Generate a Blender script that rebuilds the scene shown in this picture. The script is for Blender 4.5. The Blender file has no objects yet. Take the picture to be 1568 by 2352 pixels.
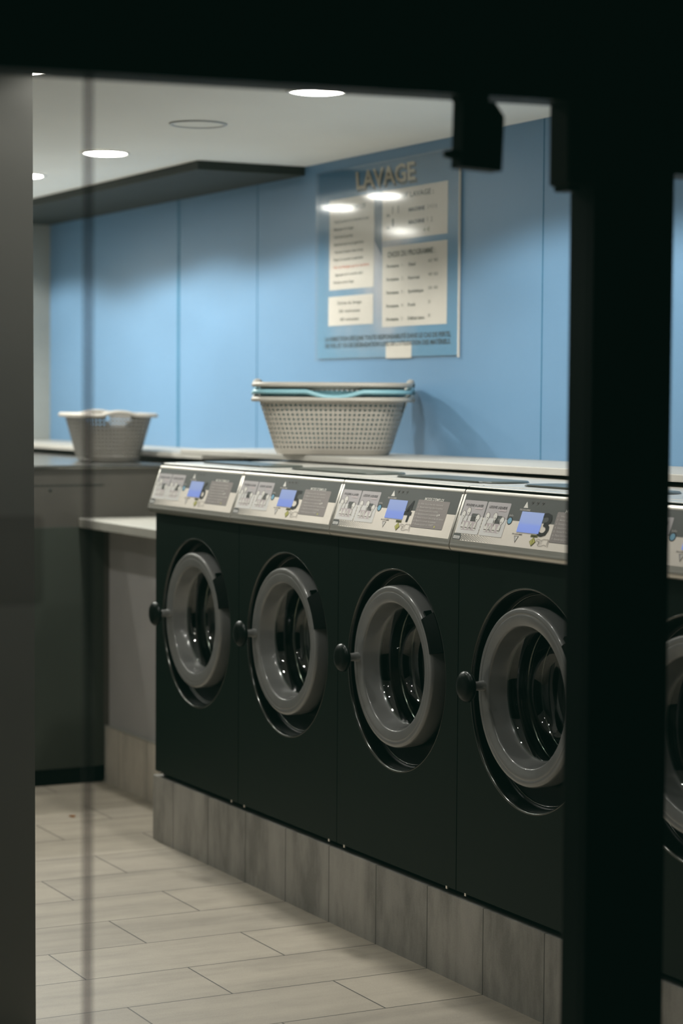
import bpy, bmesh, math, random
from mathutils import Vector, Matrix
random.seed(7)
PI = math.pi
SC = bpy.context.scene
COL = SC.collection

# ---------------------------------------------------------------- materials
def srgb(r, g, b):
    f = lambda c: (c/255/12.92) if c/255 <= .04045 else ((c/255+.055)/1.055)**2.4
    return (f(r), f(g), f(b), 1)

class NT:
    def __init__(s, name):
        s.m = bpy.data.materials.new(name); s.m.use_nodes = True
        s.n = s.m.node_tree.nodes; s.l = s.m.node_tree.links
        s.b = s.n['Principled BSDF']; s.out = s.n['Material Output']
    def new(s, t, **kw):
        n = s.n.new(t)
        for k, v in kw.items():
            if k in n.inputs.keys() if not hasattr(n, k) else False: n.inputs[k].default_value = v
            else: setattr(n, k, v)
        return n
    def link(s, a, b): s.l.new(a, b)
    def coords(s, scale=(1, 1, 1), rot=(0, 0, 0), loc=(0, 0, 0)):
        tc = s.n.new('ShaderNodeTexCoord'); mp = s.n.new('ShaderNodeMapping')
        mp.inputs['Scale'].default_value = scale; mp.inputs['Rotation'].default_value = rot; mp.inputs['Location'].default_value = loc
        s.link(tc.outputs['Object'], mp.inputs['Vector']); return mp.outputs['Vector']
    def noise(s, vec, scale, detail=4, rough=.55):
        n = s.n.new('ShaderNodeTexNoise'); n.inputs['Scale'].default_value = scale
        n.inputs['Detail'].default_value = detail; n.inputs['Roughness'].default_value = rough
        s.link(vec, n.inputs['Vector']); return n.outputs['Fac']
    def ramp(s, fac, stops):
        r = s.n.new('ShaderNodeValToRGB'); e = r.color_ramp.elements
        while len(e) < len(stops): e.new(.5)
        for i, (p, c) in enumerate(stops): e[i].position = p; e[i].color = c
        s.link(fac, r.inputs['Fac']); return r.outputs['Color']
    def mix(s, fac, a, b, mode='MIX'):
        m = s.n.new('ShaderNodeMix'); m.data_type = 'RGBA'; m.blend_type = mode
        for sock, v in ((m.inputs[0], fac), (m.inputs[6], a), (m.inputs[7], b)):
            if hasattr(v, 'links') or hasattr(v, 'is_linked'): s.link(v, sock)
            else: sock.default_value = v
        return m.outputs[2]

def mat(name, col, rough=.5, metal=0, var=.12, scale=6, spec=.5, emis=None, estr=0, stretch=(1, 1, 1), coat=0):
    t = NT(name); b = t.b
    f = t.noise(t.coords(stretch), scale)
    c0 = tuple(x*(1-var) for x in col[:3])+(1,); c1 = tuple(min(1, x*(1+var)) for x in col[:3])+(1,)
    t.link(t.ramp(f, [(.3, c0), (.7, c1)]), b.inputs['Base Color'])
    b.inputs['Roughness'].default_value = rough; b.inputs['Metallic'].default_value = metal
    b.inputs['Specular IOR Level'].default_value = spec
    b.inputs['Coat Weight'].default_value = coat; b.inputs['Coat Roughness'].default_value = .08
    if emis:
        b.inputs['Emission Color'].default_value = emis; b.inputs['Emission Strength'].default_value = estr
    return t.m

def tile_mat(name, base, streak_scale, brick=None, rough=.45, dark=.55, joint=None, lo=.72, hi=1.12):
    """stone tile with streaks; joints from a brick texture laid in world metres"""
    t = NT(name); b = t.b
    v = t.coords(streak_scale)
    n1 = t.noise(v, 1.0, 6, .62)
    n2 = t.noise(t.coords(), 9, 5, .6)
    n3 = t.noise(t.coords(), 220, 2, .5)
    c = t.ramp(n1, [(.38, tuple(x*lo for x in base[:3])+(1,)), (.52, base), (.66, tuple(x*hi for x in base[:3])+(1,))])
    c = t.mix(.22, c, t.ramp(n2, [(.35, tuple(x*.75 for x in base[:3])+(1,)), (.65, tuple(x*1.15 for x in base[:3])+(1,))]))
    c = t.mix(.10, c, t.ramp(n3, [(.4, tuple(x*.5 for x in base[:3])+(1,)), (.6, tuple(x*1.3 for x in base[:3])+(1,))]))
    br = t.n.new('ShaderNodeTexBrick')
    br.offset, br.offset_frequency, br.squash = brick['offset'], 2, 1
    br.inputs['Scale'].default_value = 1; br.inputs['Mortar Size'].default_value = brick['m']
    br.inputs['Mortar Smooth'].default_value = .2
    br.inputs['Brick Width'].default_value = brick['w']; br.inputs['Row Height'].default_value = brick['h']
    br.inputs['Color1'].default_value = (.92, .92, .92, 1); br.inputs['Color2'].default_value = (1.05, 1.045, 1.03, 1)
    br.inputs['Mortar'].default_value = (1, 1, 1, 1)
    tc = t.n.new('ShaderNodeTexCoord'); sx = t.n.new('ShaderNodeSeparateXYZ'); cx = t.n.new('ShaderNodeCombineXYZ')
    t.link(tc.outputs['Object'], sx.inputs[0])
    def off(sock, o):
        a = t.n.new('ShaderNodeMath'); a.operation = 'ADD'; a.inputs[1].default_value = o; t.link(sock, a.inputs[0]); return a.outputs[0]
    t.link(off(sx.outputs[brick['ax'][0]], brick['off'][0]), cx.inputs[0])
    t.link(off(sx.outputs[brick['ax'][1]], brick['off'][1]), cx.inputs[1])
    t.link(cx.outputs[0], br.inputs['Vector'])
    c = t.mix(1.0, c, br.outputs['Color'], 'MULTIPLY')
    c = t.mix(br.outputs['Fac'], c, joint or tuple(x*.16 for x in base[:3])+(1,))
    t.link(c, b.inputs['Base Color'])
    b.inputs['Roughness'].default_value = rough
    bm = t.n.new('ShaderNodeBump'); bm.inputs['Strength'].default_value = .25; bm.inputs['Distance'].default_value = .002; bm.invert = True
    t.link(br.outputs['Fac'], bm.inputs['Height']); t.link(bm.outputs['Normal'], b.inputs['Normal'])
    return t.m

def glass_mat(name, tint=(1, 1, 1, 1), refl=.05, rough=.02, haze=0, hazecol=(.2, .2, .2, 1)):
    t = NT(name); t.n.remove(t.b)
    tr = t.n.new('ShaderNodeBsdfTransparent'); tr.inputs[0].default_value = tint
    gl = t.n.new('ShaderNodeBsdfGlossy'); gl.inputs['Roughness'].default_value = rough
    # Schlick reflectance, the same from both sides of the pane
    ge = t.n.new('ShaderNodeNewGeometry'); dp = t.n.new('ShaderNodeVectorMath'); dp.operation = 'DOT_PRODUCT'
    t.link(ge.outputs['Incoming'], dp.inputs[0]); t.link(ge.outputs['Normal'], dp.inputs[1])
    def mth(op, a, b_=None):
        n = t.n.new('ShaderNodeMath'); n.operation = op
        for i, x in enumerate((a, b_)):
            if x is None: continue
            if isinstance(x, (int, float)): n.inputs[i].default_value = x
            else: t.link(x, n.inputs[i])
        return n
    ab = mth('ABSOLUTE', dp.outputs['Value']); om = mth('SUBTRACT', 1.0, ab.outputs[0]); pw = mth('POWER', om.outputs[0], 5.0)
    ml = mth('MULTIPLY', pw.outputs[0], 1-refl); mu = mth('ADD', ml.outputs[0], refl); mu.use_clamp = True
    m1 = t.n.new('ShaderNodeMixShader'); t.link(mu.outputs[0], m1.inputs[0]); t.link(tr.outputs[0], m1.inputs[1]); t.link(gl.outputs[0], m1.inputs[2])
    last = m1.outputs[0]
    if haze:
        df = t.n.new('ShaderNodeBsdfDiffuse'); df.inputs[0].default_value = hazecol
        m2 = t.n.new('ShaderNodeMixShader')
        nz = t.noise(t.coords(), 5, 3)
        mm = t.n.new('ShaderNodeMath'); mm.operation = 'MULTIPLY'; mm.inputs[1].default_value = haze*2; t.link(nz, mm.inputs[0])
        t.link(mm.outputs[0], m2.inputs[0]); t.link(last, m2.inputs[1]); t.link(df.outputs[0], m2.inputs[2]); last = m2.outputs[0]
    t.link(last, t.out.inputs['Surface'])
    return t.m

BLUE = (.140, .268, .425, 1)
M = {}
M['floor'] = tile_mat('floor stone tile', (.385, .338, .276, 1), (10, 1.4, 1), dict(offset=.5, m=.0026, w=.6, h=.3, ax=(1, 0), off=(-.007, -.165)), rough=.5, lo=.78, hi=1.12)
M['plinth'] = tile_mat('plinth stone tile', (.385, .365, .34, 1), (8.5, 8.5, 2.6), dict(offset=0, m=.0022, w=.3, h=50, ax=(0, 2), off=(-.165, 20)), rough=.5, lo=.52, hi=1.22)
M['plinthback'] = tile_mat('back plinth tile', (.62, .56, .49, 1), (12, 12, 2.2), dict(offset=0, m=.0022, w=.3, h=50, ax=(0, 2), off=(-.165, 20)), rough=.5, lo=.7, hi=1.15)
M['ceil'] = mat('ceiling paint', (.88, .875, .83, 1), .85, var=.03, scale=2)
M['blue'] = mat('blue wall panel', BLUE, .38, var=.04, scale=1.2)
M['seam'] = mat('blue panel seam', (.03, .15, .26, 1), .5)
M['greywall'] = mat('grey wall paint', (.30, .31, .29, 1), .7, var=.05)
M['pillar'] = mat('pillar paint', (.155, .15, .136, 1), .6, var=.05, scale=2)
M['panelgrey'] = mat('grey laminate', (.46, .435, .43, 1), .5, var=.08, scale=3)
M['soffit'] = mat('dark soffit', (.022, .026, .022, 1), .8)
M['black'] = mat('black coated frame', (.006, .010, .008, 1), .55, spec=.15)
M['brownblack'] = mat('brown black bracket', (.012, .012, .006, 1), .6, spec=.2)
M['steel'] = mat('brushed stainless', (.82, .785, .73, 1), .34, metal=.92, var=.10, scale=3, stretch=(.6, 30, 30))
M['steeltop'] = mat('worn stainless top', (.62, .60, .56, 1), .3, metal=.45, var=.10, scale=14)
M['cab'] = mat('dark green cabinet enamel', (.0042, .0115, .0078, 1), .5, var=.12, scale=2, spec=.15)
M['dish'] = mat('black glossy moulding', (.002, .0035, .0026, 1), .3, spec=.12)
M['ring'] = mat('grey satin door ring', (.235, .233, .23, 1), .22, var=.10, scale=8, spec=.8, coat=.6)
M['dishlip'] = mat('gloss black lip', (.13, .13, .122, 1), .14, metal=1)
M['rubber'] = mat('black rubber', (.003, .005, .004, 1), .5, spec=.1)
M['knob'] = mat('black knob', (.0025, .0045, .0035, 1), .3, spec=.16)
M['drum'] = mat('dark drum steel', (.02, .021, .02, 1), .3, metal=1)
M['lip'] = mat('polished drum lip', (.55, .53, .48, 1), .15, metal=1)
M['bowl'] = glass_mat('door glass', (.55, .6, .58, 1), refl=.10, rough=.03)
M['lid'] = mat('dark grey hopper lid', (.06, .07, .062, 1), .3)
M['slab'] = mat('pale laminate worktop', (.43, .41, .375, 1), .45, var=.05, scale=4)
M['slabedge'] = mat('dark batten', (.012, .016, .013, 1), .6)
M['unit'] = mat('grey brown metal cabinet', (.072, .065, .055, 1), .5, var=.2, scale=2.2)
M['unitlow'] = mat('dark olive metal panel', (.030, .036, .027, 1), .55, var=.15, scale=2)
M['unittop'] = mat('cabinet top steel', (.50, .49, .47, 1), .22, metal=1, var=.1)
M['shelf'] = mat('pale shelf laminate', (.40, .385, .345, 1), .45, var=.05)
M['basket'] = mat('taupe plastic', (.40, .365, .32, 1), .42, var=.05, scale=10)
M['basketshade'] = mat('shaded taupe plastic', (.095, .085, .072, 1), .45, var=.05, scale=10)  # taupe basket body with its shade put into the colour
M['teal'] = mat('pale teal plastic', (.23, .44, .50, 1), .38, var=.06, scale=10)
M['lamp'] = mat('lit diffuser', (1, 1, 1, 1), .4, emis=(1, .97, .90, 1), estr=38)
M['trim'] = mat('white downlight trim', (.75, .74, .71, 1), .4)
M['greytrim'] = mat('grey ring trim', (.5, .51, .51, 1), .5)
M['pdark'] = mat('panel charcoal print', (.088, .094, .090, 1), .38, var=.06)
M['pbeige'] = mat('panel beige print', (.80, .73, .65, 1), .38, var=.04)
M['pcard'] = mat('panel lilac grey print', (.46, .425, .435, 1), .38, var=.04)
M['pcardlo'] = mat('panel pale grey print', (.70, .68, .66, 1), .38, var=.04)
M['pink'] = mat('panel pink print', (.56, .48, .49, 1), .4)
M['instr'] = mat('instruction card print', (.26, .228, .218, 1), .4, var=.05)
M['ink'] = mat('black ink', (.006, .008, .009, 1), .35)
M['inkgrey'] = mat('grey brown ink', (.17, .145, .13, 1), .5)
M['white'] = mat('white ink', (.78, .75, .70, 1), .5)
M['textpale'] = mat('pale card lettering', (.56, .52, .49, 1), .5)
M['bluebtn'] = mat('blue button', (.20, .42, .58, 1), .3)
M['yellow'] = mat('yellow green ink', (.48, .46, .12, 1), .4)
M['olive'] = mat('olive ink', (.17, .165, .05, 1), .4)
M['paper'] = mat('white paper', (.72, .67, .60, 1), .7, var=.03)
M['red'] = mat('red ink', (.55, .16, .09, 1), .6)
M['txt'] = mat('grey green ink', (.09, .095, .075, 1), .6)
M['swirl'] = mat('slate blue print', (.10, .16, .23, 1), .5, var=.3)
M['navy'] = mat('navy ink', (.018, .05, .075, 1), .5)
M['cream'] = mat('cream title letters', (.50, .44, .33, 1), .5)
M['shadow'] = mat('dark title outline', (.03, .06, .08, 1), .5)
M['leaf'] = mat('brown leaf', (.36, .14, .03, 1), .6)
M['acrylic'] = glass_mat('clear acrylic', (1, 1, 1, 1), refl=.06, rough=.085)
M['glass'] = glass_mat('shop window glass', (.97, .985, .975, 1), refl=.04, rough=.01)
M['joint'] = glass_mat('glass joint seal', (.76, .755, .76, 1), refl=.04, rough=.3, haze=.06, hazecol=(.12, .115, .13, 1))
M['reflection_paint'] = glass_mat('faint painted reflection', (.90, .88, .87, 1), refl=.03, rough=.3, haze=.2, hazecol=(.55, .45, .42, 1))  # haze colour painting a reflection on the window
# display: two tone lcd glow
def lcd():
    t = NT('blue lcd')
    v = t.n.new('ShaderNodeTexCoord'); s = t.n.new('ShaderNodeSeparateXYZ'); t.link(v.outputs['Generated'], s.inputs[0])
    c = t.ramp(s.outputs['Z'], [(.0, (.19, .27, .66, 1)), (.36, (.21, .29, .68, 1)), (.5, (.27, .34, .60, 1)), (1, (.30, .37, .60, 1))])
    t.link(c, t.b.inputs['Emission Color']); t.b.inputs['Emission Strength'].default_value = .8
    t.b.inputs['Base Color'].default_value = (.04, .05, .12, 1); t.b.inputs['Roughness'].default_value = .25
    return t.m
M['lcd'] = lcd()
def poster():
    t = NT('blue poster print')
    n = t.noise(t.coords((1.7, 1, 1.1)), 1.9, 2, .4)
    tc = t.n.new('ShaderNodeTexCoord'); s = t.n.new('ShaderNodeSeparateXYZ'); t.link(tc.outputs['Generated'], s.inputs[0])
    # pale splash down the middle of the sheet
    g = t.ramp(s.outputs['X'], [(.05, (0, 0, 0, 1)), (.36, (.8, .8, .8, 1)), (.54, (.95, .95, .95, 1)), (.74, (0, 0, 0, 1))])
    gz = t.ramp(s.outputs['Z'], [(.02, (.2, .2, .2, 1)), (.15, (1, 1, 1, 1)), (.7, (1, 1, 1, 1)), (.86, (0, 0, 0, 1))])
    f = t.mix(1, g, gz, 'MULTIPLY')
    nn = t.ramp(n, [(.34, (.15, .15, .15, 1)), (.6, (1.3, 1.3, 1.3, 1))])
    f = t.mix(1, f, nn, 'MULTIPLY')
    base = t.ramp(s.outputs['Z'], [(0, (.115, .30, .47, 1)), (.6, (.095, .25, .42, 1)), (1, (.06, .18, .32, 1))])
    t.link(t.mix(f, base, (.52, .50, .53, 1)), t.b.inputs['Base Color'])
    t.b.inputs['Roughness'].default_value = .5
    return t.m
M['poster'] = poster()

# ---------------------------------------------------------------- mesh builder
class MB:
    def __init__(s): s.v = []; s.f = []; s.mi = []; s.mats = []; s.smooth = []
    def mid(s, m):
        if m not in s.mats: s.mats.append(m)
        return s.mats.index(m)
    def add(s, verts, faces, m, smooth=False):
        o = len(s.v); s.v += [tuple(v) for v in verts]; k = s.mid(m)
        for f in faces: s.f.append([o+i for i in f]); s.mi.append(k); s.smooth.append(smooth)
    def box(s, lo, hi, m, bev=0):
        x0, y0, z0 = lo; x1, y1, z1 = hi
        if bev <= 0:
            v = [(x0, y0, z0), (x1, y0, z0), (x1, y1, z0), (x0, y1, z0), (x0, y0, z1), (x1, y0, z1), (x1, y1, z1), (x0, y1, z1)]
            s.add(v, [(0, 3, 2, 1), (4, 5, 6, 7), (0, 1, 5, 4), (1, 2, 6, 5), (2, 3, 7, 6), (3, 0, 4, 7)], m); return
        bm = bmesh.new(); bmesh.ops.create_cube(bm, size=1)
        for v in bm.verts: v.co = Vector(((x0+x1)/2+v.co.x*(x1-x0), (y0+y1)/2+v.co.y*(y1-y0), (z0+z1)/2+v.co.z*(z1-z0)))
        bmesh.ops.bevel(bm, geom=bm.edges[:], offset=bev, segments=2, affect='EDGES', profile=.5)
        s.bm(bm, m); bm.free()
    def bm(s, bm, m, smooth=False):
        bm.verts.index_update()
        s.add([v.co[:] for v in bm.verts], [[v.index for v in f.verts] for f in bm.faces], m, smooth)
    def lathe(s, prof, center, m, n=96, axis='Y', a0=0, a1=2*PI, smooth=True, close_ends=False):
        cx, cy, cz = center; full = abs(a1-a0-2*PI) < 1e-6; k = n if full else n+1
        vs = []
        for (r, h) in prof:
            for i in range(k):
                a = a0+(a1-a0)*i/n
                if axis == 'Y': vs.append((cx+r*math.cos(a), cy+h, cz+r*math.sin(a)))
                elif axis == 'Z': vs.append((cx+r*math.cos(a), cy+r*math.sin(a), cz+h))
                else: vs.append((cx+h, cy+r*math.cos(a), cz+r*math.sin(a)))
        fs = []
        for j in range(len(prof)-1):
            for i in range(n):
                i2 = (i+1) % k if full else i+1
                fs.append((j*k+i, j*k+i2, (j+1)*k+i2, (j+1)*k+i))
        s.add(vs, fs, m, smooth)
        if close_ends and not full:
            p = len(prof)
            s.add([vs[j*k] for j in range(p)], [list(range(p))], m); s.add([vs[j*k+k-1] for j in range(p)], [list(range(p))[::-1]], m)
    def extrude(s, poly, m, fn0, fn1, smooth=False):
        """poly: 2d points; fn0/fn1 map a 2d point to the two end caps"""
        n = len(poly); v = [fn0(p) for p in poly]+[fn1(p) for p in poly]
        s.add(v, [list(range(n))[::-1], list(range(n, 2*n))], m)
        s.add(v, [(i, (i+1) % n, n+(i+1) % n, n+i) for i in range(n)], m, smooth)
    def tube(s, pts, r, m, n=10):
        pts = [Vector(p) for p in pts]; vs = []
        for i, p in enumerate(pts):
            d = (pts[min(i+1, len(pts)-1)]-pts[max(i-1, 0)]).normalized()
            a = d.orthogonal().normalized(); b = d.cross(a)
            for k in range(n):
                t = 2*PI*k/n; vs.append(p+(a*math.cos(t)+b*math.sin(t))*r)
        fs = [(i*n+k, i*n+(k+1) % n, (i+1)*n+(k+1) % n, (i+1)*n+k) for i in range(len(pts)-1) for k in range(n)]
        fs += [list(range(n))[::-1], list(range((len(pts)-1)*n, len(pts)*n))]
        s.add(vs, fs, m, True)
    def build(s, name, parent=None, loc=(0, 0, 0), mods=()):
        me = bpy.data.meshes.new(name); me.from_pydata(s.v, [], s.f); me.update()
        for m in s.mats: me.materials.append(M[m])
        me.polygons.foreach_set('material_index', s.mi); me.polygons.foreach_set('use_smooth', s.smooth)
        b = bmesh.new(); b.from_mesh(me); bmesh.ops.recalc_face_normals(b, faces=b.faces[:]); b.to_mesh(me); b.free()
        o = bpy.data.objects.new(name, me); COL.objects.link(o); o.location = loc
        if parent: o.parent = parent
        return o

def empty(name, loc, label, cat, group=None, rz=0):
    o = bpy.data.objects.new(name, None); COL.objects.link(o); o.location = loc; o.rotation_euler = (0, 0, rz)
    o.empty_display_size = .1; return tag(o, label, cat, group)
def tag(o, label, cat, group=None):
    o['label'] = label; o['category'] = cat
    if group: o['group'] = group
    return o
def struct(o): o['kind'] = 'structure'; return o

_tc = {}
def text_mesh(txt, bold=0.0):
    key = (txt, bold)
    if key in _tc: return _tc[key]
    c = bpy.data.curves.new('t', 'FONT'); c.body = txt; c.size = 1; c.resolution_u = 2; c.fill_mode = 'FRONT'; c.offset = bold
    o = bpy.data.objects.new('t', c); COL.objects.link(o)
    dg = bpy.context.evaluated_depsgraph_get(); dg.update()
    me = bpy.data.meshes.new_from_object(o.evaluated_get(dg))
    vs = [v.co[:2] for v in me.vertices]; fs = [list(p.vertices) for p in me.polygons]
    bpy.data.objects.remove(o); bpy.data.curves.remove(c); bpy.data.meshes.remove(me)
    _tc[key] = (vs, fs); return _tc[key]
def text(mb, txt, m, fn, x, y, h, width=None, align='L', shear=0, bold=0.0, w=.0):
    """draw text with cap height h; fn(u,v,w) maps to 3d; width squeezes/stretches to fit"""
    vs, fs = text_mesh(txt, bold)
    if not vs: return
    x0 = min(v[0] for v in vs); x1 = max(v[0] for v in vs)
    sy = h/.729; sx = sy*.85
    if width: sx = width/max(1e-6, (x1-x0))
    W = (x1-x0)*sx
    ox = x-(0 if align == 'L' else W/2 if align == 'C' else W)
    mb.add([fn(ox+(v[0]-x0)*sx+shear*v[1]*sy, y+v[1]*sy, w) for v in vs], fs, m)
def poly(mb, pts, m, fn, w): mb.add([fn(u, v, w) for u, v in pts], [list(range(len(pts)))], m)
def rrect(u0, v0, u1, v1, r, n=4):
    p = []
    for cx, cy, a in ((u1-r, v1-r, 0), (u0+r, v1-r, 90), (u0+r, v0+r, 180), (u1-r, v0+r, 270)):
        for i in range(n+1):
            t = math.radians(a+90*i/n); p.append((cx+r*math.cos(t), cy+r*math.sin(t)))
    return p
def circ(u, v, ru, rv=None, n=20): return [(u+ru*math.cos(2*PI*i/n), v+(rv or ru)*math.sin(2*PI*i/n)) for i in range(n)]
def strip(p0, p1, w0, w1=None):
    w1 = w1 or w0; d = Vector((p1[0]-p0[0], p1[1]-p0[1])).normalized(); n = Vector((-d.y, d.x))
    return [(p0[0]+n.x*w0/2, p0[1]+n.y*w0/2), (p0[0]-n.x*w0/2, p0[1]-n.y*w0/2), (p1[0]-n.x*w1/2, p1[1]-n.y*w1/2), (p1[0]+n.x*w1/2, p1[1]+n.y*w1/2)]

# ---------------------------------------------------------------- dimensions (metres; x along the row, y into the wall, z up)
W = .7071; WALL = .96; CEIL = 2.515; XG = 4.0; ZTOP = 1.352

# ---------------------------------------------------------------- room shell
b = MB(); b.box((-3.8, -3.4, -.05), (4.1, 1.0, 0), 'floor'); struct(b.build('floor'))
b = MB(); b.box((-3.8, -3.4, CEIL), (4.1, 1.0, CEIL+.08), 'ceil'); struct(b.build('ceiling'))
b = MB(); b.box((-3.76, WALL, 0), (4.0, WALL+.06, CEIL), 'blue')
for X, w in ((-2.047, .024), (-1.204, .004), (1.02, .004), (2.3, .004)):
    b.box((X-w/2, WALL-.0015, 0), (X+w/2, WALL+.001, CEIL), 'seam')
struct(b.build('wall_right'))
b = MB(); b.box((-3.84, -3.4, 0), (-3.76, 1.0, CEIL), 'greywall'); struct(b.build('wall_back'))
b = MB(); b.box((-3.8, -3.48, 0), (4.1, -3.4, CEIL), 'greywall'); struct(b.build('wall_left'))
# freestanding wall end seen at the left of the picture (leans a hair)
b = MB(); b.add([(1.7, -2.6, 0), (2.043, -2.6, 0), (2.043, -1.170, 0), (1.7, -1.170, 0), (1.7, -2.6, CEIL), (2.043, -2.6, CEIL), (2.043, -1.1785, CEIL), (1.7, -1.1785, CEIL)],
                [(0, 3, 2, 1), (4, 5, 6, 7), (0, 1, 5, 4), (1, 2, 6, 5), (2, 3, 7, 6), (3, 0, 4, 7)], 'pillar')
struct(b.build('wall_pillar'))
# dark recessed soffit against the blue wall
b = MB(); b.box((-3.76, .49, 2.48), (-.76, WALL, CEIL), 'soffit'); struct(b.build('ceiling_soffit'))
# tiled plinth carrying the machines
b = MB(); b.box((-.0195, 0, 0), (3.56, .70, .232), 'plinth'); struct(b.build('baseboard_right'))
# low partition between the row and the left cabinet
b = MB(); b.box((-1.179, .285, 0), (-.0205, .9, 1.05), 'panelgrey'); struct(b.build('wall_low'))
b = MB(); b.box((-1.178, .27, 0), (-.0205, .284, .232), 'plinthback'); b.box((-1.178, .268, .232), (-.0205, .284, .236), 'shelf'); b.box((-1.178, .266, 0), (-1.172, .284, .236), 'shelf'); struct(b.build('baseboard_back'))

# storefront -----------------------------------------------------
b = MB()
def hz(y): return 2.079+(y+1.918)*.0195
b.add([(XG-.08, -3.4, hz(-3.4)), (XG, -3.4, hz(-3.4)), (XG, -.70, hz(-.70)), (XG-.08, -.70, hz(-.70)),
       (XG-.08, -3.4, 3.0), (XG, -3.4, 3.0), (XG, -.70, 3.0), (XG-.08, -.70, 3.0)],
      [(0, 3, 2, 1), (4, 5, 6, 7), (0, 1, 5, 4), (1, 2, 6, 5), (2, 3, 7, 6), (3, 0, 4, 7)], 'black')
b.box((XG-.08, -.70, 1.985), (XG, 1.0, 3.0), 'black')
struct(b.build('wall_front'))
b = MB(); b.box((XG-.08, -.842, 0), (XG, -.672, 2.12), 'black', .004); struct(b.build('trim_1'))
b = MB(); b.box((XG-.05, -3.4, 0), (XG-.01, -.842, .09), 'black'); b.box((XG-.05, -.672, 0), (XG-.01, 1.0, .09), 'black'); struct(b.build('trim_2'))
b = MB(); b.box((XG-.022, -3.4, .09), (XG-.014, -1.774, 2.14), 'glass'); b.box((XG-.022, -1.766, .09), (XG-.014, -.842, 2.14), 'glass')
wn = struct(b.build('window_1'))
b = MB(); b.box((XG-.021, -1.777, .09), (XG-.013, -1.763, 2.10), 'joint'); b.build('glass_joint', wn)
b = MB(); b.box((XG-.022, -.672, .09), (XG-.014, 1.0, 1.99), 'glass'); struct(b.build('window_2'))

# translucent patch that paints a blurred reflection onto the glass
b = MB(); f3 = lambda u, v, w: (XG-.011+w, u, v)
poly(b, rrect(-2.02, 1.262, -1.846, 1.40, .01)+[], 'reflection_paint', f3, 0); b.build('painted_reflection', wn)

# black device hanging under the header, and the bracket at the mullion head
dv = empty('security_camera', (XG-.035, -1.062, 1.975), 'black box shaped device hanging from the dark header above the washers', 'camera')
b = MB(); prof = [(-.040, .0), (.040, -.003), (.044, .09), (.026, .112), (-.037, .118)]
b.extrude(prof, 'black', lambda p: (-.015, p[0], p[1]), lambda p: (.02, p[0], p[1])); b.build('housing', dv)
b = MB(); b.box((-.013, -.043, .112), (.018, .016, .145), 'black', .003); b.build('mounting_bracket', dv)
b = MB(); b.lathe([(.0001, -.066), (.006, -.064), (.009, -.046), (.009, -.04)], (.004, 0, .022), 'rubber', 16, 'Y'); b.build('lens', dv)
b = MB(); b.box((XG-.085, -.884, 1.958), (XG-.02, -.843, 2.108), 'brownblack', .006); b.box((XG-.078, -.878, 1.948), (XG-.03, -.85, 1.959), 'black', .004)
tag(b.build('frame_bracket'), 'small brownish black block at the head of the black pillar', 'bracket')

# ---------------------------------------------------------------- ceiling fixtures and lamps
def downlight(x, y, label):
    e = empty('ceiling_downlight', (x, y, CEIL), label, 'ceiling light', 'recessed downlights in the ceiling')
    b = MB(); b.lathe([(.098, -.0005), (.098, -.004), (.090, -.007), (.082, -.006), (.080, -.001)], (0, 0, 0), 'trim', 48, 'Z'); b.build('trim_ring', e)
    b = MB(); b.lathe([(.0001, -.010), (.05, -.0095), (.075, -.007), (.081, -.002)], (0, 0, 0), 'lamp', 48, 'Z'); b.build('diffuser', e)
    return e
for x, y, lb in ((-.69, .075, 'lit round downlight above the left end of the washers, beside the grey ring'),
                 (1.22, .017, 'lit round downlight nearest the shop window, under the dark header'),
                 (-1.66, .085, 'lit round downlight deepest in the room, partly cut by the grey wall end'),
                 (1.18, -.918, 'lit round downlight at the top left corner, mostly hidden by the wall end'),
                 (-2.32, -.02, 'lit round downlight over the left cabinet, glaring on the left sheet of the poster'),
                 (-3.46, -1.0, 'lit round downlight by the back wall, showing as the lower glare on the poster')):
    downlight(x, y, lb)
sp = empty('ceiling_speaker', (.298, .028, CEIL), 'flat unlit grey ring fitting set in the ceiling between two downlights', 'ceiling speaker')
b = MB(); b.lathe([(.100, -.0005), (.100, -.004), (.094, -.006), (.087, -.005), (.086, -.001)], (0, 0, 0), 'greytrim', 48, 'Z'); b.build('trim_ring', sp)
b = MB(); b.lathe([(.0001, -.003), (.086, -.002)], (0, 0, 0), 'ceil', 48, 'Z'); b.build('grille', sp)

POW = {.05: 46.0, -.93: 11.5, -1.9: 5.0}
DIM = {3.12: .2, 2.17: .75}
def lamp(x, y, p, size=149, rad=.032):
    l = bpy.data.lights.new('downlight_or_added_beam', 'SPOT'); l.spot_size = math.radians(size); l.spot_blend = .22
    l.shadow_soft_size = rad; l.energy = p; l.color = (1, .97, .915)
    o = bpy.data.objects.new('downlight_or_added_beam', l); COL.objects.link(o); o.location = (x, y, CEIL-.042); return o
lamp(2.42, -1.72, 8, 150)  # added lamp without a fixture, brightens the top of the wall end
for x in (-3.46, -2.32, -1.66, -.69, 1.22, 2.17, 3.12):
    for y in (.05, -.93, -1.9):
        if y < -1.5 and 1.0 < x < 2.5: continue
        yy = {-2.32: -.02, -.69: .075, -1.66: .085, 1.22: .017}.get(x, y) if y == .05 else y
        if x == 1.22 and y == -.93: lamp(1.18, -.918, POW[y]); continue
        lamp(x, yy, POW[y]*DIM.get(x, 1))

# ---------------------------------------------------------------- washing machines
LP = .13379; TV = (.045/LP, .126/LP)
def pf(u, v, w):   # panel coordinates in millimetres -> machine space
    u, v = u/1000, v/1000
    return (u, -.030+v*TV[0]-w*TV[1], 1.203+v*TV[1]+w*TV[0])
L1, L2, L3, L4 = .0009, .0013, .0017, .0021

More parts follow.
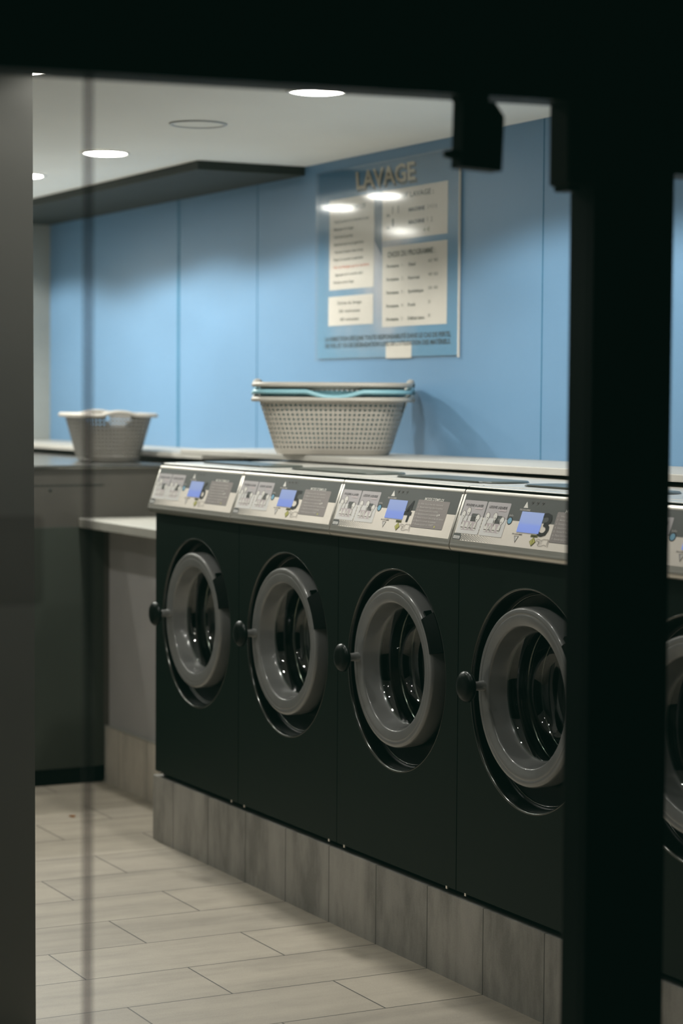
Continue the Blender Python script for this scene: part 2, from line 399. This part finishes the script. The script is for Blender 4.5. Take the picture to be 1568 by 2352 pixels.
def hand(mb, u, v, s, flip=1):
    pts = [(-9, 9), (-3, 12), (4, 10), (8, 5), (8, -2), (4, -9), (0, -12), (-4, -8), (-9, -2), (-12, 3)]
    poly(mb, [(u+flip*x*s*1.12, v+y*s*1.12) for x, y in pts], 'inkgrey', pf, L2)
    poly(mb, [(u+flip*x*s, v+y*s) for x, y in pts], 'white', pf, L3)
    poly(mb, circ(u+flip*1*s, v-3*s, 2.2*s, 1.5*s, 8), 'inkgrey', pf, L4)
    poly(mb, strip((u-flip*9*s, v+11*s), (u-flip*12*s, v+4*s), .9), 'inkgrey', pf, L4)

def build_console_parts(root, number):
    CX0, CX1 = .0025, W-.0025
    # extruded steel fascia with rolled top and bottom edges
    prof = []
    for i in range(9):   # bottom roll
        a = math.radians(-60-i*150/8); prof.append((-.016+.0165*math.cos(a)*1.0, 1.192+.0165*math.sin(a)))
    prof += [(-.0305, 1.203), (.0145, 1.329)]
    for i in range(9):   # top roll
        a = math.radians(190-i*100/8); prof.append((.040+.0245*math.cos(a), 1.3295+.021*math.sin(a)))
    prof += [(.06, 1.3508), (.075, 1.3505), (.075, 1.30), (.02, 1.18)]
    b = MB(); b.extrude(prof, 'steel', lambda p: (CX0, p[0], p[1]), lambda p: (CX1, p[0], p[1]), True)
    con = b.build('console', root)
    wn = con.modifiers.new('bevel', 'BEVEL'); wn.width = .003; wn.segments = 2; wn.limit_method = 'ANGLE'; wn.angle_limit = math.radians(60)
    # printed overlay
    b = MB(); X0, X1 = 11, 697
    b.add([pf(X0, 4, .0002), pf(X1, 4, .0002), pf(X1, 137, .0002), pf(X0, 137, .0002)], [(0, 1, 2, 3)], 'ink')
    poly(b, rrect(X0+1, 5, X1-1, 74, 1), 'pbeige', pf, .0006)
    poly(b, [(X0+1, 73), (X1-1, 73), (X1-1, 136), (X0+1, 136)], 'pdark', pf, .0006)
    # halftone corner
    for i in range(34):
        u = 14+i*7.4
        for j in range(4):
            k = i/34
            v = 8+j*4.6+(2.3 if i % 2 else 0)
            if v > 24: continue
            r = 3.5*(1-k)**.8
            if r > .45 and not (u < 48 and 8 < v < 19 and False):
                poly(b, [(u-r, v), (u, v-r*.85), (u+r, v), (u, v+r*.85)], 'pdark', pf, L1)
    poly(b, [(12, 6), (52, 6), (47, 24), (12, 24)], 'pdark', pf, L1+.0001)
    poly(b, rrect(14, 9, 46, 17, 1.5), 'pcardlo', pf, L2)
    for i in range(6): poly(b, strip((18+i*4.4, 10.5), (19.5+i*4.4, 15.5), 1.1), 'pdark', pf, L3)
    # programme arrows, start diamond
    poly(b, [(312, 110), (333, 110), (321, 127)], 'white', pf, L1)
    text(b, 'PROGRAMME', 'textpale', pf, 297, 102, 5, 50, shear=.1, bold=.012, w=L1)
    for u in (348, 372, 397):
        poly(b, circ(u, 125, 5, 3, 10), 'ink', pf, L1); poly(b, strip((u-3, 120), (u+5, 130), 1.5), 'inkgrey', pf, L2)
    text(b, 'PROGRAMME', 'inkgrey', pf, 296, 36.5, 4.6, 48, shear=.1, bold=.01, w=L1)
    poly(b, [(308, 34), (331, 34), (320, 15)], 'inkgrey', pf, L1); poly(b, [(311.5, 32.3), (327.5, 32.3), (320, 19)], 'white', pf, L2)
    poly(b, [(311.5, 32.3), (317, 32.3), (320, 19)], 'pcard', pf, L3)
    poly(b, [(385, 35), (418, 35), (417, 42), (384, 42)], 'olive', pf, L1); text(b, 'START', 'ink', pf, 388, 36.2, 4.4, 26, shear=.15, bold=.03, w=L2)
    poly(b, [(402, 35.5), (386.5, 23), (400, 11), (416, 24)], 'olive', pf, L2); poly(b, [(402, 33.6), (389, 23), (400, 13), (413.5, 24)], 'yellow', pf, L3)
    poly(b, strip((402, 31), (401, 16), 1.4), 'olive', pf, L4)
    # outlined pointing hand
    hp = [(417, 30), (423, 32), (440, 29), (450, 33), (462, 32), (470, 33), (468, 16), (458, 18), (446, 15), (432, 14), (426, 18), (433, 20), (428, 23), (434, 25), (418, 27)]
    for i in range(len(hp)):
        poly(b, strip(hp[i], hp[(i+1) % len(hp)], 1.1), 'inkgrey', pf, L2)
    for p0, p1 in (((471, 34), (474, 12)), ((434, 20), (446, 21)), ((435, 25), (446, 26)), ((474, 33), (476, 14))): poly(b, strip(p0, p1, .8), 'inkgrey', pf, L2)
    pan = b.build('control_panel', con)
    # lcd
    b = MB(); q = [pf(313, 45, .0016), pf(417, 45, .0016), pf(417, 100, .0016), pf(313, 100, .0016)]
    q0 = [pf(313, 45, .0003), pf(417, 45, .0003), pf(417, 100, .0003), pf(313, 100, .0003)]
    b.add(q+q0, [(0, 1, 2, 3), (0, 4, 5, 1), (1, 5, 6, 2), (2, 6, 7, 3), (3, 7, 4, 0)], 'lcd'); b.build('display', con)
    # info button
    b = MB(); poly(b, circ(266, 72, 12.5, 10.8, 24), 'ink', pf, L1); poly(b, circ(266, 72, 9.6, 8.4, 24), 'bluebtn', pf, L2)
    text(b, 'Info', 'textpale', pf, 257, 84, 6, 19, w=L1); b.build('info_button', con)
    # detergent cards
    for c0, ti, sq, hands, cups in ((17, 'POUDRE A LAVER', (72, 110), ((33, 76, 1), (54, 86, 1), (106, 69, -1)), (40, 61, 81, 105)),
                                    (136, 'LESSIVE LIQUIDE', (188, 226), ((155, 77, 1), (193, 78, 1), (229, 68, -1)), (159, 178, 201, 225))):
        b = MB(); c1 = c0+114
        poly(b, rrect(c0, 56, c1, 118, 3), 'pcard', pf, L1); poly(b, rrect(c0, 25, c1, 74, 3), 'pcardlo', pf, L1+.0002)
        text(b, ti, 'ink', pf, c0+12, 101, 7.2, 88, shear=.16, bold=.004, w=L2)
        poly(b, rrect(c0+62, 94.5, c0+100, 98.5, 1), 'pink', pf, L2)
        poly(b, rrect(sq[0], 60, sq[1], 82, 3), 'pdark', pf, L2-.0002)
        poly(b, rrect(c0+14, 35, c0+97, 60, 9), 'pink', pf, L2-.0001)
        for i, cu in enumerate(cups):
            poly(b, [(cu+x, 46+y) for x, y in ((-8, -3), (-6, -8), (0, -10), (6, -8), (8, -3), (6, 6), (3, 11), (-3, 11), (-6, 6))], 'white', pf, L2)
            poly(b, strip((cu-6, 42), (cu+6, 42), 1.6), 'inkgrey', pf, L3)
        x_i = 2 if c0 < 100 else 1
        poly(b, strip((cups[x_i]-6, 38), (cups[x_i]+6, 56), .9), 'inkgrey', pf, L3); poly(b, strip((cups[x_i]+6, 38), (cups[x_i]-6, 56), .9), 'inkgrey', pf, L3)
        for hu, hv, fl in hands:
            hand(b, hu, hv, .95, fl)
            poly(b, strip((hu+1, hv-9), (hu+2, hv-26), 5, 3), 'inkgrey', pf, L2+.0001)
            poly(b, strip((hu+1, hv-10), (hu+2, hv-20), 2.4, 1.4), 'white', pf, L3)
        if c0 < 100:
            for i in range(5): poly(b, strip((134.5-i*.9, 68-i*9), (134-i*.9, 63-i*9), 1.5), 'ink', pf, L2)
        b.build('detergent_card', con)
    # big machine number
    b = MB(); text(b, number, 'ink', pf, 411, 40, 64, 46, shear=.08, bold=.012, w=L2); b.build('machine_number', con)
    # instruction card
    b = MB(); poly(b, rrect(474, 26, 649, 107, 4), 'ink', pf, L1-.0002); poly(b, rrect(474.6, 27, 649, 107, 4), 'instr', pf, L1)
    text(b, "MODE D'EMPLOI", 'white', pf, 508, 106, 8.6, 103, shear=.12, bold=.012, w=L2)
    lines = ['1 - Videz les poches des v\u00eatements', '2 - Mettez votre linge dans la machine', '3 - Fermez la porte de la machine',
             '4 - S\u00e9lectionnez votre programme', '5 - Versez la lessive dans le bac du dessus', '6 - Payez \u00e0 la centrale de paiement', '7 - Ensuite appuyez sur START']
    wd = (134, 138, 118, 112, 158, 124, 112)
    for i, (ln, w_) in enumerate(zip(lines, wd)):
        text(b, ln, 'textpale', pf, 482, 93-i*9.9, 5.6, w_, shear=.12, bold=.004, w=L2)
    v = 63.5
    poly(b, [(598, v), (605, v), (602, v+6)], 'white', pf, L2); poly(b, [(608, v+6), (615, v+6), (611, v)], 'white', pf, L2)
    poly(b, [(605, 37), (600.5, 33), (604.5, 29.5), (609, 33.5)], 'yellow', pf, L2)
    b.build('instruction_card', con)

DC = (W/2, .812); RC = (W/2, .823)
def build_machine_body(root):
    g = .0018; z0, z1 = .252, 1.186; D = .70
    b = MB()
    # front sheet with a round opening
    R = .290; cs = []
    x0, x1 = g, W-g
    n = 96; ang = [2*PI*i/n for i in range(n)]
    ang += [math.atan2(zz-DC[1], xx-DC[0]) % (2*PI) for xx in (x0, x1) for zz in (z0, z1)]
    ang = sorted(set(round(a, 6) for a in ang)); n = len(ang)
    inner = []; outer = []
    for a in ang:
        c, s = math.cos(a), math.sin(a); inner.append((DC[0]+R*c, 0, DC[1]+R*s))
        tx = ((x1 if c > 0 else x0)-DC[0])/c if abs(c) > 1e-9 else 1e9; tz = ((z1 if s > 0 else z0)-DC[1])/s if abs(s) > 1e-9 else 1e9
        t = min(tx, tz); outer.append((DC[0]+t*c, 0, DC[1]+t*s))
    b.add(inner+outer, [(i, (i+1) % n, n+(i+1) % n, n+i) for i in range(n)], 'cab')
    # sides, back, bottom, top
    v = [(x0, 0, z0), (x1, 0, z0), (x1, D, z0), (x0, D, z0), (x0, 0, z1), (x1, 0, z1), (x1, D, z1), (x0, D, z1)]
    b.add(v, [(0, 3, 2, 1), (1, 2, 6, 5), (2, 3, 7, 6), (3, 0, 4, 7)], 'cab')
    b.add([(x0, 0, z1), (x1, 0, z1), (x1, .03, z1+.002), (x0, .03, z1+.002)], [(0, 1, 2, 3)], 'cab')
    b.box((x0, .02, z1), (x1, D, ZTOP-.004), 'cab')
    b.build('cabinet', root)
    b = MB(); b.box((g, .03, .2325), (W-g, D-.05, .2525), 'rubber')
    for sx in (.05, W-.05): b.box((sx-.004, -.001, .246), (sx+.004, .004, .254), 'steel')
    b.build('base_frame', root)
    b = MB(); b.box((g, .074, ZTOP-.004), (W-g, D, ZTOP), 'steeltop', .001); b.build('top_plate', root)
    # soap hopper lid on the top plate
    b = MB(); pts = rrect(.075, .125, .655, .285, .07, 8)
    b.extrude(pts, 'lid', lambda p: (p[0], p[1], ZTOP+.0018), lambda p: (p[0]*.97+.011, p[1], ZTOP+.0058)); 
    b.box((.12, .14, ZTOP), (.60, .27, ZTOP+.0019), 'rubber'); b.build('hopper_lid', root)
    # moulded dish around the door
    c = (DC[0], 0, DC[1])
    b = MB(); b.lathe([(.2832, .0085), (.2828, .018), (.2822, .040), (.279, .046), (.272, .049), (.25, .052), (.222, .055), (.205, .057), (.203, .075), (.2, .09)], c, 'dish', 128)
    b.lathe([(.2905, .0003), (.2895, -.0005), (.2882, -.0005), (.2868, .0002), (.2855, .0014), (.2845, .003), (.2837, .0055), (.2832, .0085)], c, 'dishlip', 160)
    b.lathe([(.2745, .0485), (.2735, .0455), (.2720, .0450), (.2705, .0465), (.2700, .0498)], c, 'dishlip', 128); b.build('door_surround', root)
    # drum behind the door
    c = (RC[0], 0, RC[1])
    b = MB(); b.lathe([(.2, .085), (.214, .10), (.214, .115), (.2, .125)], c, 'rubber', 96)
    b.lathe([(.203, .120), (.197, .117), (.192, .120), (.190, .127), (.194, .134)], c, 'lip', 96)
    b.lathe([(.176, .150), (.172, .147), (.168, .150), (.17, .156)], c, 'lip', 96)
    b.lathe([(.195, .130), (.235, .15), (.240, .20), (.240, .45), (.20, .47), (.0001, .48)], c, 'drum', 64); b.build('drum', root)
    # door: ring, glass, hinge, handle
    b = MB()
    b.lathe([(.164, .042), (.1675, .037), (.170, .032), (.175, .017), (.1795, .003), (.1808, -.002), (.1815, -.0045), (.1828, -.0068), (.1848, -.0083), (.1872, -.0091), (.195, -.0107), (.204, -.0121), (.2105, -.0127), (.2122, -.0124), (.2130, -.0116), (.2138, -.0124), (.2155, -.0129), (.221, -.0130), (.2245, -.0126), (.2275, -.0112), (.2297, -.0088), (.2310, -.0055), (.2314, -.0015), (.2315, .004), (.2315, .03), (.229, .052), (.215, .054), (.17, .052), (.164, .042)], c, 'ring', 160)
    door = b.build('door', root)
    b = MB(); b.lathe([(.1655, .039), (.152, .055), (.148, .075), (.143, .10), (.130, .122), (.105, .136), (.06, .143), (.0001, .145)], c, 'bowl', 96); b.build('door_glass', door)
    a0, a1 = math.radians(15), math.radians(41)
    b = MB(); b.lathe([(.2275, -.0135), (.236, -.012), (.262, .010), (.262, .048), (.226, .048), (.2265, -.0125)], c, 'rubber', 10, 'Y', a0, a1, False, True)
    b.lathe([(.226, .0), (.240, -.002), (.243, .02), (.226, .022)], c, 'dish', 6, 'Y', a1-.02, a1+.09, False, True); b.build('hinge', door)
    hx, hz_ = RC[0]-.205, RC[1]+.006
    b = MB(); b.lathe([(.0001, -.062), (.010, -.061), (.0125, -.055), (.0125, -.03), (.014, -.012), (.016, -.008)], (hx, 0, hz_), 'ring', 24); h = b.build('handle', door)
    b = MB(); b.lathe([(.0001, -.078), (.02, -.0775), (.034, -.074), (.041, -.067), (.042, -.060), (.038, -.054), (.024, -.050), (.0001, -.049)], (hx, 0, hz_), 'knob', 40); b.build('knob', h)

def copy_tree(o, parent=None):
    c = o.copy(); COL.objects.link(c)
    if parent: c.parent = parent
    for ch in list(o.children): copy_tree(ch, c)
    return c

NUMS = ('6', '5', '4', '3', '2')
WL = {'6': 'dark green front loading washer numbered 6, at the far left end of the row',
      '5': 'dark green front loading washer numbered 5, between washers 6 and 4',
      '4': 'dark green front loading washer numbered 4, wholly visible in the middle of the row',
      '3': 'dark green front loading washer numbered 3, cut off by the black pillar',
      '2': 'dark green front loading washer right of the black pillar, mostly hidden'}
proto = None; nums = []
for i, nm in enumerate(NUMS):
    if i == 0:
        root = empty('washing_machine', (0, 0, 0), WL[nm], 'washing machine', 'row of coin laundry washers')
        build_machine_body(root); build_console_parts(root, nm); proto = root
        numdata = {}
        for n2 in NUMS:
            b = MB(); text(b, n2, 'ink', pf, 411, 40, 64, 46, shear=.08, bold=.012, w=L2); t_ = b.build('tmp', None); numdata[n2] = t_.data; bpy.data.objects.remove(t_)
    else:
        root = copy_tree(proto); root.location = (i*W, 0, 0); root['label'] = WL[nm]
        for ch in root.children_recursive:
            if ch.name.startswith('machine_number'): ch.data = numdata[nm]

# ---------------------------------------------------------------- worktops behind the machines
e = empty('countertop', (0, .5, ZTOP), 'long pale worktop behind the washers, carrying the stacked baskets', 'worktop', 'pale worktops along the blue wall')
b = MB()
def sz(x): return 1.381+.0035*(x-.6)
x0, x1 = -.95, 3.56
v = [(x0, 0, sz(x0)-.0215-ZTOP), (x1, 0, sz(x1)-.0215-ZTOP), (x1, WALL-.502, sz(x1)-.0215-ZTOP), (x0, WALL-.502, sz(x0)-.0215-ZTOP)]
v += [(p[0], p[1], p[2]+.0215) for p in v]
b.add(v, [(0, 3, 2, 1), (4, 5, 6, 7), (0, 1, 5, 4), (1, 2, 6, 5), (2, 3, 7, 6), (3, 0, 4, 7)], 'slab')
o = b.build('board', e); md = o.modifiers.new('bevel', 'BEVEL'); md.width = .003; md.segments = 2
e = empty('countertop', (-2.4, .6, 1.306), 'short pale worktop at the left, behind the single basket', 'worktop', 'pale worktops along the blue wall')
b = MB(); b.box((-1.35, 0, .026), (1.44, WALL-.602, .048), 'slab', .003); b.build('board', e)
b = MB(); b.box((-1.3, .10, .0005), (1.2, .3, .026), 'slabedge'); b.build('batten', e)

# ---------------------------------------------------------------- left cabinet
cb = empty('service_cabinet', (-1.18, -.4, 0), 'long dull grey metal cabinet at the left, facing the aisle, under the single basket', 'cabinet')
b = MB(); b.box((-2.5, -1.6, .07), (0, 1.35, 1.292), 'unit')
b.box((0, -1.6, 1.222), (.0015, .66, 1.226), 'slabedge')
for y in (-.35, .43, .9): b.lathe([(.0001, .003), (.006, .002), (.007, 0)], (0, y, 1.205), 'slabedge', 12, 'X')
b.build('body', cb)
b = MB(); b.box((-.01, -1.6, .07), (.003, .66, 1.055), 'unitlow', .001); b.build('door_panel', cb)
b = MB(); b.box((-2.5, -1.6, 1.292), (.012, 1.35, 1.306), 'unittop', .003); b.build('top_plate', cb)
b = MB(); b.box((-2.45, -1.6, 0), (-.02, .665, .07), 'rubber'); b.build('kick_plate', cb)
sh = MB(); sh.box((-1.176, .15, 1.052), (-.0035, .9, 1.09), 'shelf', .004)
tag(sh.build('worktop_shelf'), 'small pale shelf wedged between the left cabinet and washer 6', 'shelf')

# ---------------------------------------------------------------- laundry baskets
def sup(a, c, t, n=4.2):
    s, q = math.cos(t), math.sin(t)
    return (a*math.copysign(abs(s)**(2/n), s), c*math.copysign(abs(q)**(2/n), q))
def ring_pts(a, c, N, n=4.2):
    P = [Vector(sup(a, c, 2*PI*i/2000, n)) for i in range(2001)]
    L = [0]
    for i in range(2000): L.append(L[-1]+(P[i+1]-P[i]).length)
    out = []; k = 0
    for j in range(N):
        d = L[-1]*j/N
        while L[k+1] < d: k += 1
        f = (d-L[k])/(L[k+1]-L[k]); out.append(P[k].lerp(P[k+1], f))
    return out
BH = .205
def basket_meshes(m, dip=0):
    N, K = 84, 12
    rows = []
    for k in range(K+1):
        f = k/K; z = .004+(BH-.006)*f
        a, c = .203+.061*f**1.05, .121+.052*f**1.05
        if k == 0: a, c = .198, .116
        rows.append([(p.x, p.y, z) for p in ring_pts(a, c, N)])
    def end_d(p): return abs(p[1]) if abs(p[0]) > .15 else 9
    b = MB(); V = [p for r in rows for p in r]; Fs = []
    for k in range(K):
        for i in range(N):
            q = [k*N+i, k*N+(i+1) % N, (k+1)*N+(i+1) % N, (k+1)*N+i]
            cen = sum((Vector(V[j]) for j in q), Vector())/4
            lim = {K-1: .058, K-2: .052, K-3: .034}.get(k, 0)
            if k >= K-3 and abs(cen.x) > .2 and abs(cen.y) < lim: continue
            if 1 <= k <= K-2:
                o = len(V); V += [tuple(Vector(V[j]).lerp(cen, .52)) for j in q]
                Fs += [(q[j], q[(j+1) % 4], o+(j+1) % 4, o+j) for j in range(4)]
            else: Fs.append(q)
    Fs.append(list(range(N))[::-1])
    b.add(V, Fs, m)
    # rim: flange plus rolled edge, raised into a grip over each end
    N2 = 120
    def lift(p, w=1):
        g = max(0, 1-(abs(p[1])/.075)**2) if abs(p[0]) > .15 else 0
        d = -dip*max(0, math.sin(p[0]*16+1.2))*(1 if p[1] < 0 else .2) if dip else 0
        return .013*g*w+d
    prof = [(.264, .173, BH-.012), (.266, .175, BH-.002), (.273, .182, BH+.003), (.283, .192, BH+.003), (.289, .198, BH-.001), (.291, .200, BH-.008), (.288, .197, BH-.0145), (.283, .192, BH-.010), (.276, .185, BH-.005), (.269, .178, BH-.009)]
    rg = []
    for a, c, z in prof: rg.append([(p.x, p.y, z+lift((p.x, p.y))) for p in ring_pts(a, c, N2)])
    rm = MB(); vs = [p for r in rg for p in r]; n = len(prof)
    rm.add(vs, [(j*N2+i, j*N2+(i+1) % N2, ((j+1) % n)*N2+(i+1) % N2, ((j+1) % n)*N2+i) for j in range(n) for i in range(N2)], m, True)
    return b, rm
def make_basket(loc, rz, m, label, group=None, dip=0, rim=None):
    e = empty('laundry_basket', loc, label, 'laundry basket', group, rz)
    b, rm = basket_meshes(m, dip)
    if rim: rm.mats = [rim]
    o = b.build('basket_body', e); s = o.modifiers.new('wall', 'SOLIDIFY'); s.thickness = .0022; s.offset = 1
    rm.build('rim', e)
    return e
ST = (.14, .635)
A1 = math.radians(56)
zb = sz(ST[0])+.0008
g1 = 'laundry baskets stacked on the worktop'
b1 = make_basket((ST[0], ST[1], zb), A1, 'basket', 'bottom taupe perforated laundry basket of the stack on the worktop', g1)
make_basket((ST[0]-.002, ST[1]+.002, zb+.027), A1+.008, 'teal', 'pale teal laundry basket nested in the middle of the stack', g1, .02)
b3 = copy_tree(b1); b3.location = (ST[0]+.002, ST[1], zb+.052); b3.rotation_euler = (0, 0, A1+.02); b3['label'] = 'top taupe laundry basket of the stack, below the wall poster'
b4 = make_basket((-1.61, .445, 1.3068), math.radians(-11), 'basketshade', 'single taupe laundry basket with shade painted into its body, standing end on, on the left cabinet', rim='basket'); b4.scale = (.96, .96, 1)

# ---------------------------------------------------------------- wall poster
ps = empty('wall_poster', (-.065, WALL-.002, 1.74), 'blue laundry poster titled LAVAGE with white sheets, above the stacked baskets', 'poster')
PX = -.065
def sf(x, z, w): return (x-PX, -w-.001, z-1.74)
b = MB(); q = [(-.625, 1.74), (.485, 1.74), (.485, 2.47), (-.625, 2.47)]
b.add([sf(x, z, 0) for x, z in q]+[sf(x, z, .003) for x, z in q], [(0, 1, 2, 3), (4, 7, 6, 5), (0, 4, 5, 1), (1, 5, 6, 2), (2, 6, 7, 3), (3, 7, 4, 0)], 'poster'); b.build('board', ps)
b = MB()
text(b, 'LAVAGE', 'shadow', sf, -.292, 2.378, .072, .47, shear=-.12, bold=.045, w=.0035)
text(b, 'LAVAGE', 'cream', sf, -.298, 2.388, .068, .46, shear=-.12, bold=.02, w=.004)
b.build('title', ps)
def sheet(x0, z0, x1, z1): 
    b = MB(); b.add([sf(x0, z0, .0032), sf(x1, z0, .0032), sf(x1, z1, .0032), sf(x0, z1, .0032), sf(x0, z0, .004), sf(x1, z0, .004), sf(x1, z1, .004), sf(x0, z1, .004)], [(4, 5, 6, 7), (0, 1, 5, 4), (1, 2, 6, 5), (2, 3, 7, 6), (3, 0, 4, 7)], 'paper'); return b
T = .0045
b = sheet(-.523, 2.008, -.155, 2.36)
text(b, "MODE D'EMPLOI", 'txt', sf, -.335, 2.312, .018, .22, 'C', bold=.03, w=T)
for i, (ln, w_, x, m) in enumerate((('Videz les poches de vos v\u00eatements et triez', .29, -.485, 'txt'), ('Mettez le linge', .165, -.485, 'txt'), ('Fermez la porte', .155, -.48, 'txt'), ('S\u00e9lectionnez le programme', .25, -.485, 'txt'),
        ('Versez la lessive dans le bac', .24, -.478, 'txt'), ('Payez \u00e0 la centrale de paiement', .245, -.485, 'txt'), ('Ne surchargez pas la machine', .295, -.485, 'red'), ('Appuyez sur la touche start', .235, -.475, 'txt'), ('Retirez votre linge', .17, -.485, 'txt'))):
    text(b, ln, m, sf, x, 2.268-i*.0295, .0115, w_, bold=.02, w=T)
b.build('paper_sheet', ps)
b = sheet(-.529, 1.868, -.157, 1.982)
for i, (ln, w_) in enumerate((('Dur\u00e9e du lavage', .20), ('30 minutes', .18), ('40 minutes', .16))): text(b, ln, 'txt', sf, -.35, 1.95-i*.032, .012, w_, 'C', bold=.02, w=T)
b.build('paper_sheet', ps)
b = sheet(-.087, 2.175, .40, 2.362)
text(b, 'TARIF LAVAGE :', 'txt', sf, .30, 2.325, .02, .30, 'R', bold=.03, w=T)
for z, l, n_, r in ((2.272, 'du', '1 1', '3 4 5 6'), (2.226, 'du', '1', '1 2')):
    text(b, l, 'txt', sf, -.055, z-.008, .012, .025, bold=.03, w=T); text(b, n_, 'txt', sf, -.01, z, .03, .05 if len(n_) > 1 else .012, bold=.0, w=T)
    text(b, 'MACHINE', 'ink', sf, .115, z, .014, .12, bold=.05, w=T); text(b, r, 'txt', sf, .255, z, .017, .07 if len(r) > 4 else .04, w=T)
text(b, '4 \u20ac', 'olive', sf, .225, 2.192, .014, .05, bold=.02, w=T)
b.build('paper_sheet', ps)
b = sheet(-.084, 1.853, .40, 2.152)
text(b, 'CHOIX DU PROGRAMME :', 'txt', sf, -.045, 2.112, .021, .36, bold=.03, w=T)
for i, (l, w_, r) in enumerate((('Chaud', .055, '60 90'), ('Normal', .085, '40 60'), ('Synth\u00e9tique', .115, '30 40'), ('Froid', .055, '20'), ('D\u00e9licat laine', .125, '30'))):
    z = 2.073-i*.0495
    text(b, 'Programme', 'txt', sf, -.05, z, .0125, .095, bold=.04, w=T); text(b, str(i+1)+' :', 'txt', sf, .065, z, .014, .022, w=T)
    text(b, l, 'txt', sf, .115, z, .0125, w_, bold=.03, w=T); text(b, r, 'txt', sf, .265, z+.006, .013, .07 if len(r) > 2 else .018, w=T)
b.build('paper_sheet', ps)
b = MB()
text(b, 'LA DIRECTION D\u00c9CLINE TOUTE RESPONSABILIT\u00c9 DANS LE CAS DE PERTE,', 'navy', sf, -.555, 1.808, .018, .985, bold=.03, w=.004)
b.build('warning_text', ps); b = MB()
text(b, "DE VOL ET OU DE D\u00c9GRADATION LORS DE L'UTILISATION DES MAT\u00c9RIELS.", 'navy', sf, -.555, 1.782, .018, .985, bold=.03, w=.004)
b.build('warning_text', ps)
b = MB(); poly(b, [(-.152, 2.33), (-.092, 2.33), (-.092, 2.12), (-.15, 2.18)], 'swirl', sf, .0034); b.build('figure_print', ps)
b = sheet(-.053, 1.735, .143, 1.793); o = b.build('note', ps)
b = MB(); b.box((-.575, -.0085, -.008), (.553, -.0075, .735), 'acrylic'); b.box((.549, -.0092, -.008), (.553, -.0015, .735), 'paper'); b.build('clear_cover', ps)

# ---------------------------------------------------------------- leaf on the floor
b = MB(); pts = [(-.022, 0), (-.012, .009), (.004, .012), (.018, .006), (.027, -.001), (.014, -.009), (-.004, -.011), (-.016, -.007)]
n = len(pts); top = [(x, y, .004+.004*math.sin(x*90)) for x, y in pts]
b.add(top+[(x, y, .0008) for x, y in pts], [list(range(n)), list(range(n, 2*n))[::-1]]+[(i, (i+1) % n, n+(i+1) % n, n+i) for i in range(n)], 'leaf')
tag(b.build('dry_leaf', None, (-.541, -.114, 0)), 'small brown dry leaf lying on the floor tiles', 'leaf')

# ---------------------------------------------------------------- world, camera, colour
w = bpy.data.worlds.new('night'); SC.world = w; w.use_nodes = True
w.node_tree.nodes['Background'].inputs[0].default_value = (.25, .45, .40, 1); w.node_tree.nodes['Background'].inputs[1].default_value = .004

cam = bpy.data.cameras.new('camera'); co = bpy.data.objects.new('camera', cam); COL.objects.link(co); SC.camera = co
yaw, pitch, roll = .4787244450709264, .05190552099337748, .0070047763130647225
F = Vector((-math.cos(yaw)*math.cos(pitch), math.sin(yaw)*math.cos(pitch), -math.sin(pitch)))
R0 = F.cross(Vector((0, 0, 1))).normalized(); U0 = R0.cross(F)
R = R0*math.cos(roll)+U0*math.sin(roll); U = U0*math.cos(roll)-R0*math.sin(roll)
mw = Matrix((R, U, -F)).transposed().to_4x4(); mw.translation = Vector((7.1896683532895365, -2.988525332680315, 1.583432415193032))
co.matrix_world = mw
cam.sensor_fit = 'VERTICAL'; cam.sensor_height = 36; cam.sensor_width = 24; cam.lens = 5020.851296742176*36/2352
cam.clip_start = .1; cam.clip_end = 50
cam.dof.use_dof = True; cam.dof.focus_distance = 5.85; cam.dof.aperture_fstop = 2.6

SC.view_settings.view_transform = 'Standard'; SC.view_settings.look = 'None'
SC.view_settings.exposure = .28; SC.view_settings.gamma = 1
SC.cycles.use_denoising = True
SC.cycles.max_bounces = 10; SC.cycles.diffuse_bounces = 6; SC.cycles.transparent_max_bounces = 16
SC.cycles.sample_clamp_indirect = 8
SC.view_settings.use_curve_mapping = True      # filmic lifted greenish blacks
cm = SC.view_settings.curve_mapping; cm.black_level = (-.0010, -.0032, -.0024); cm.update()
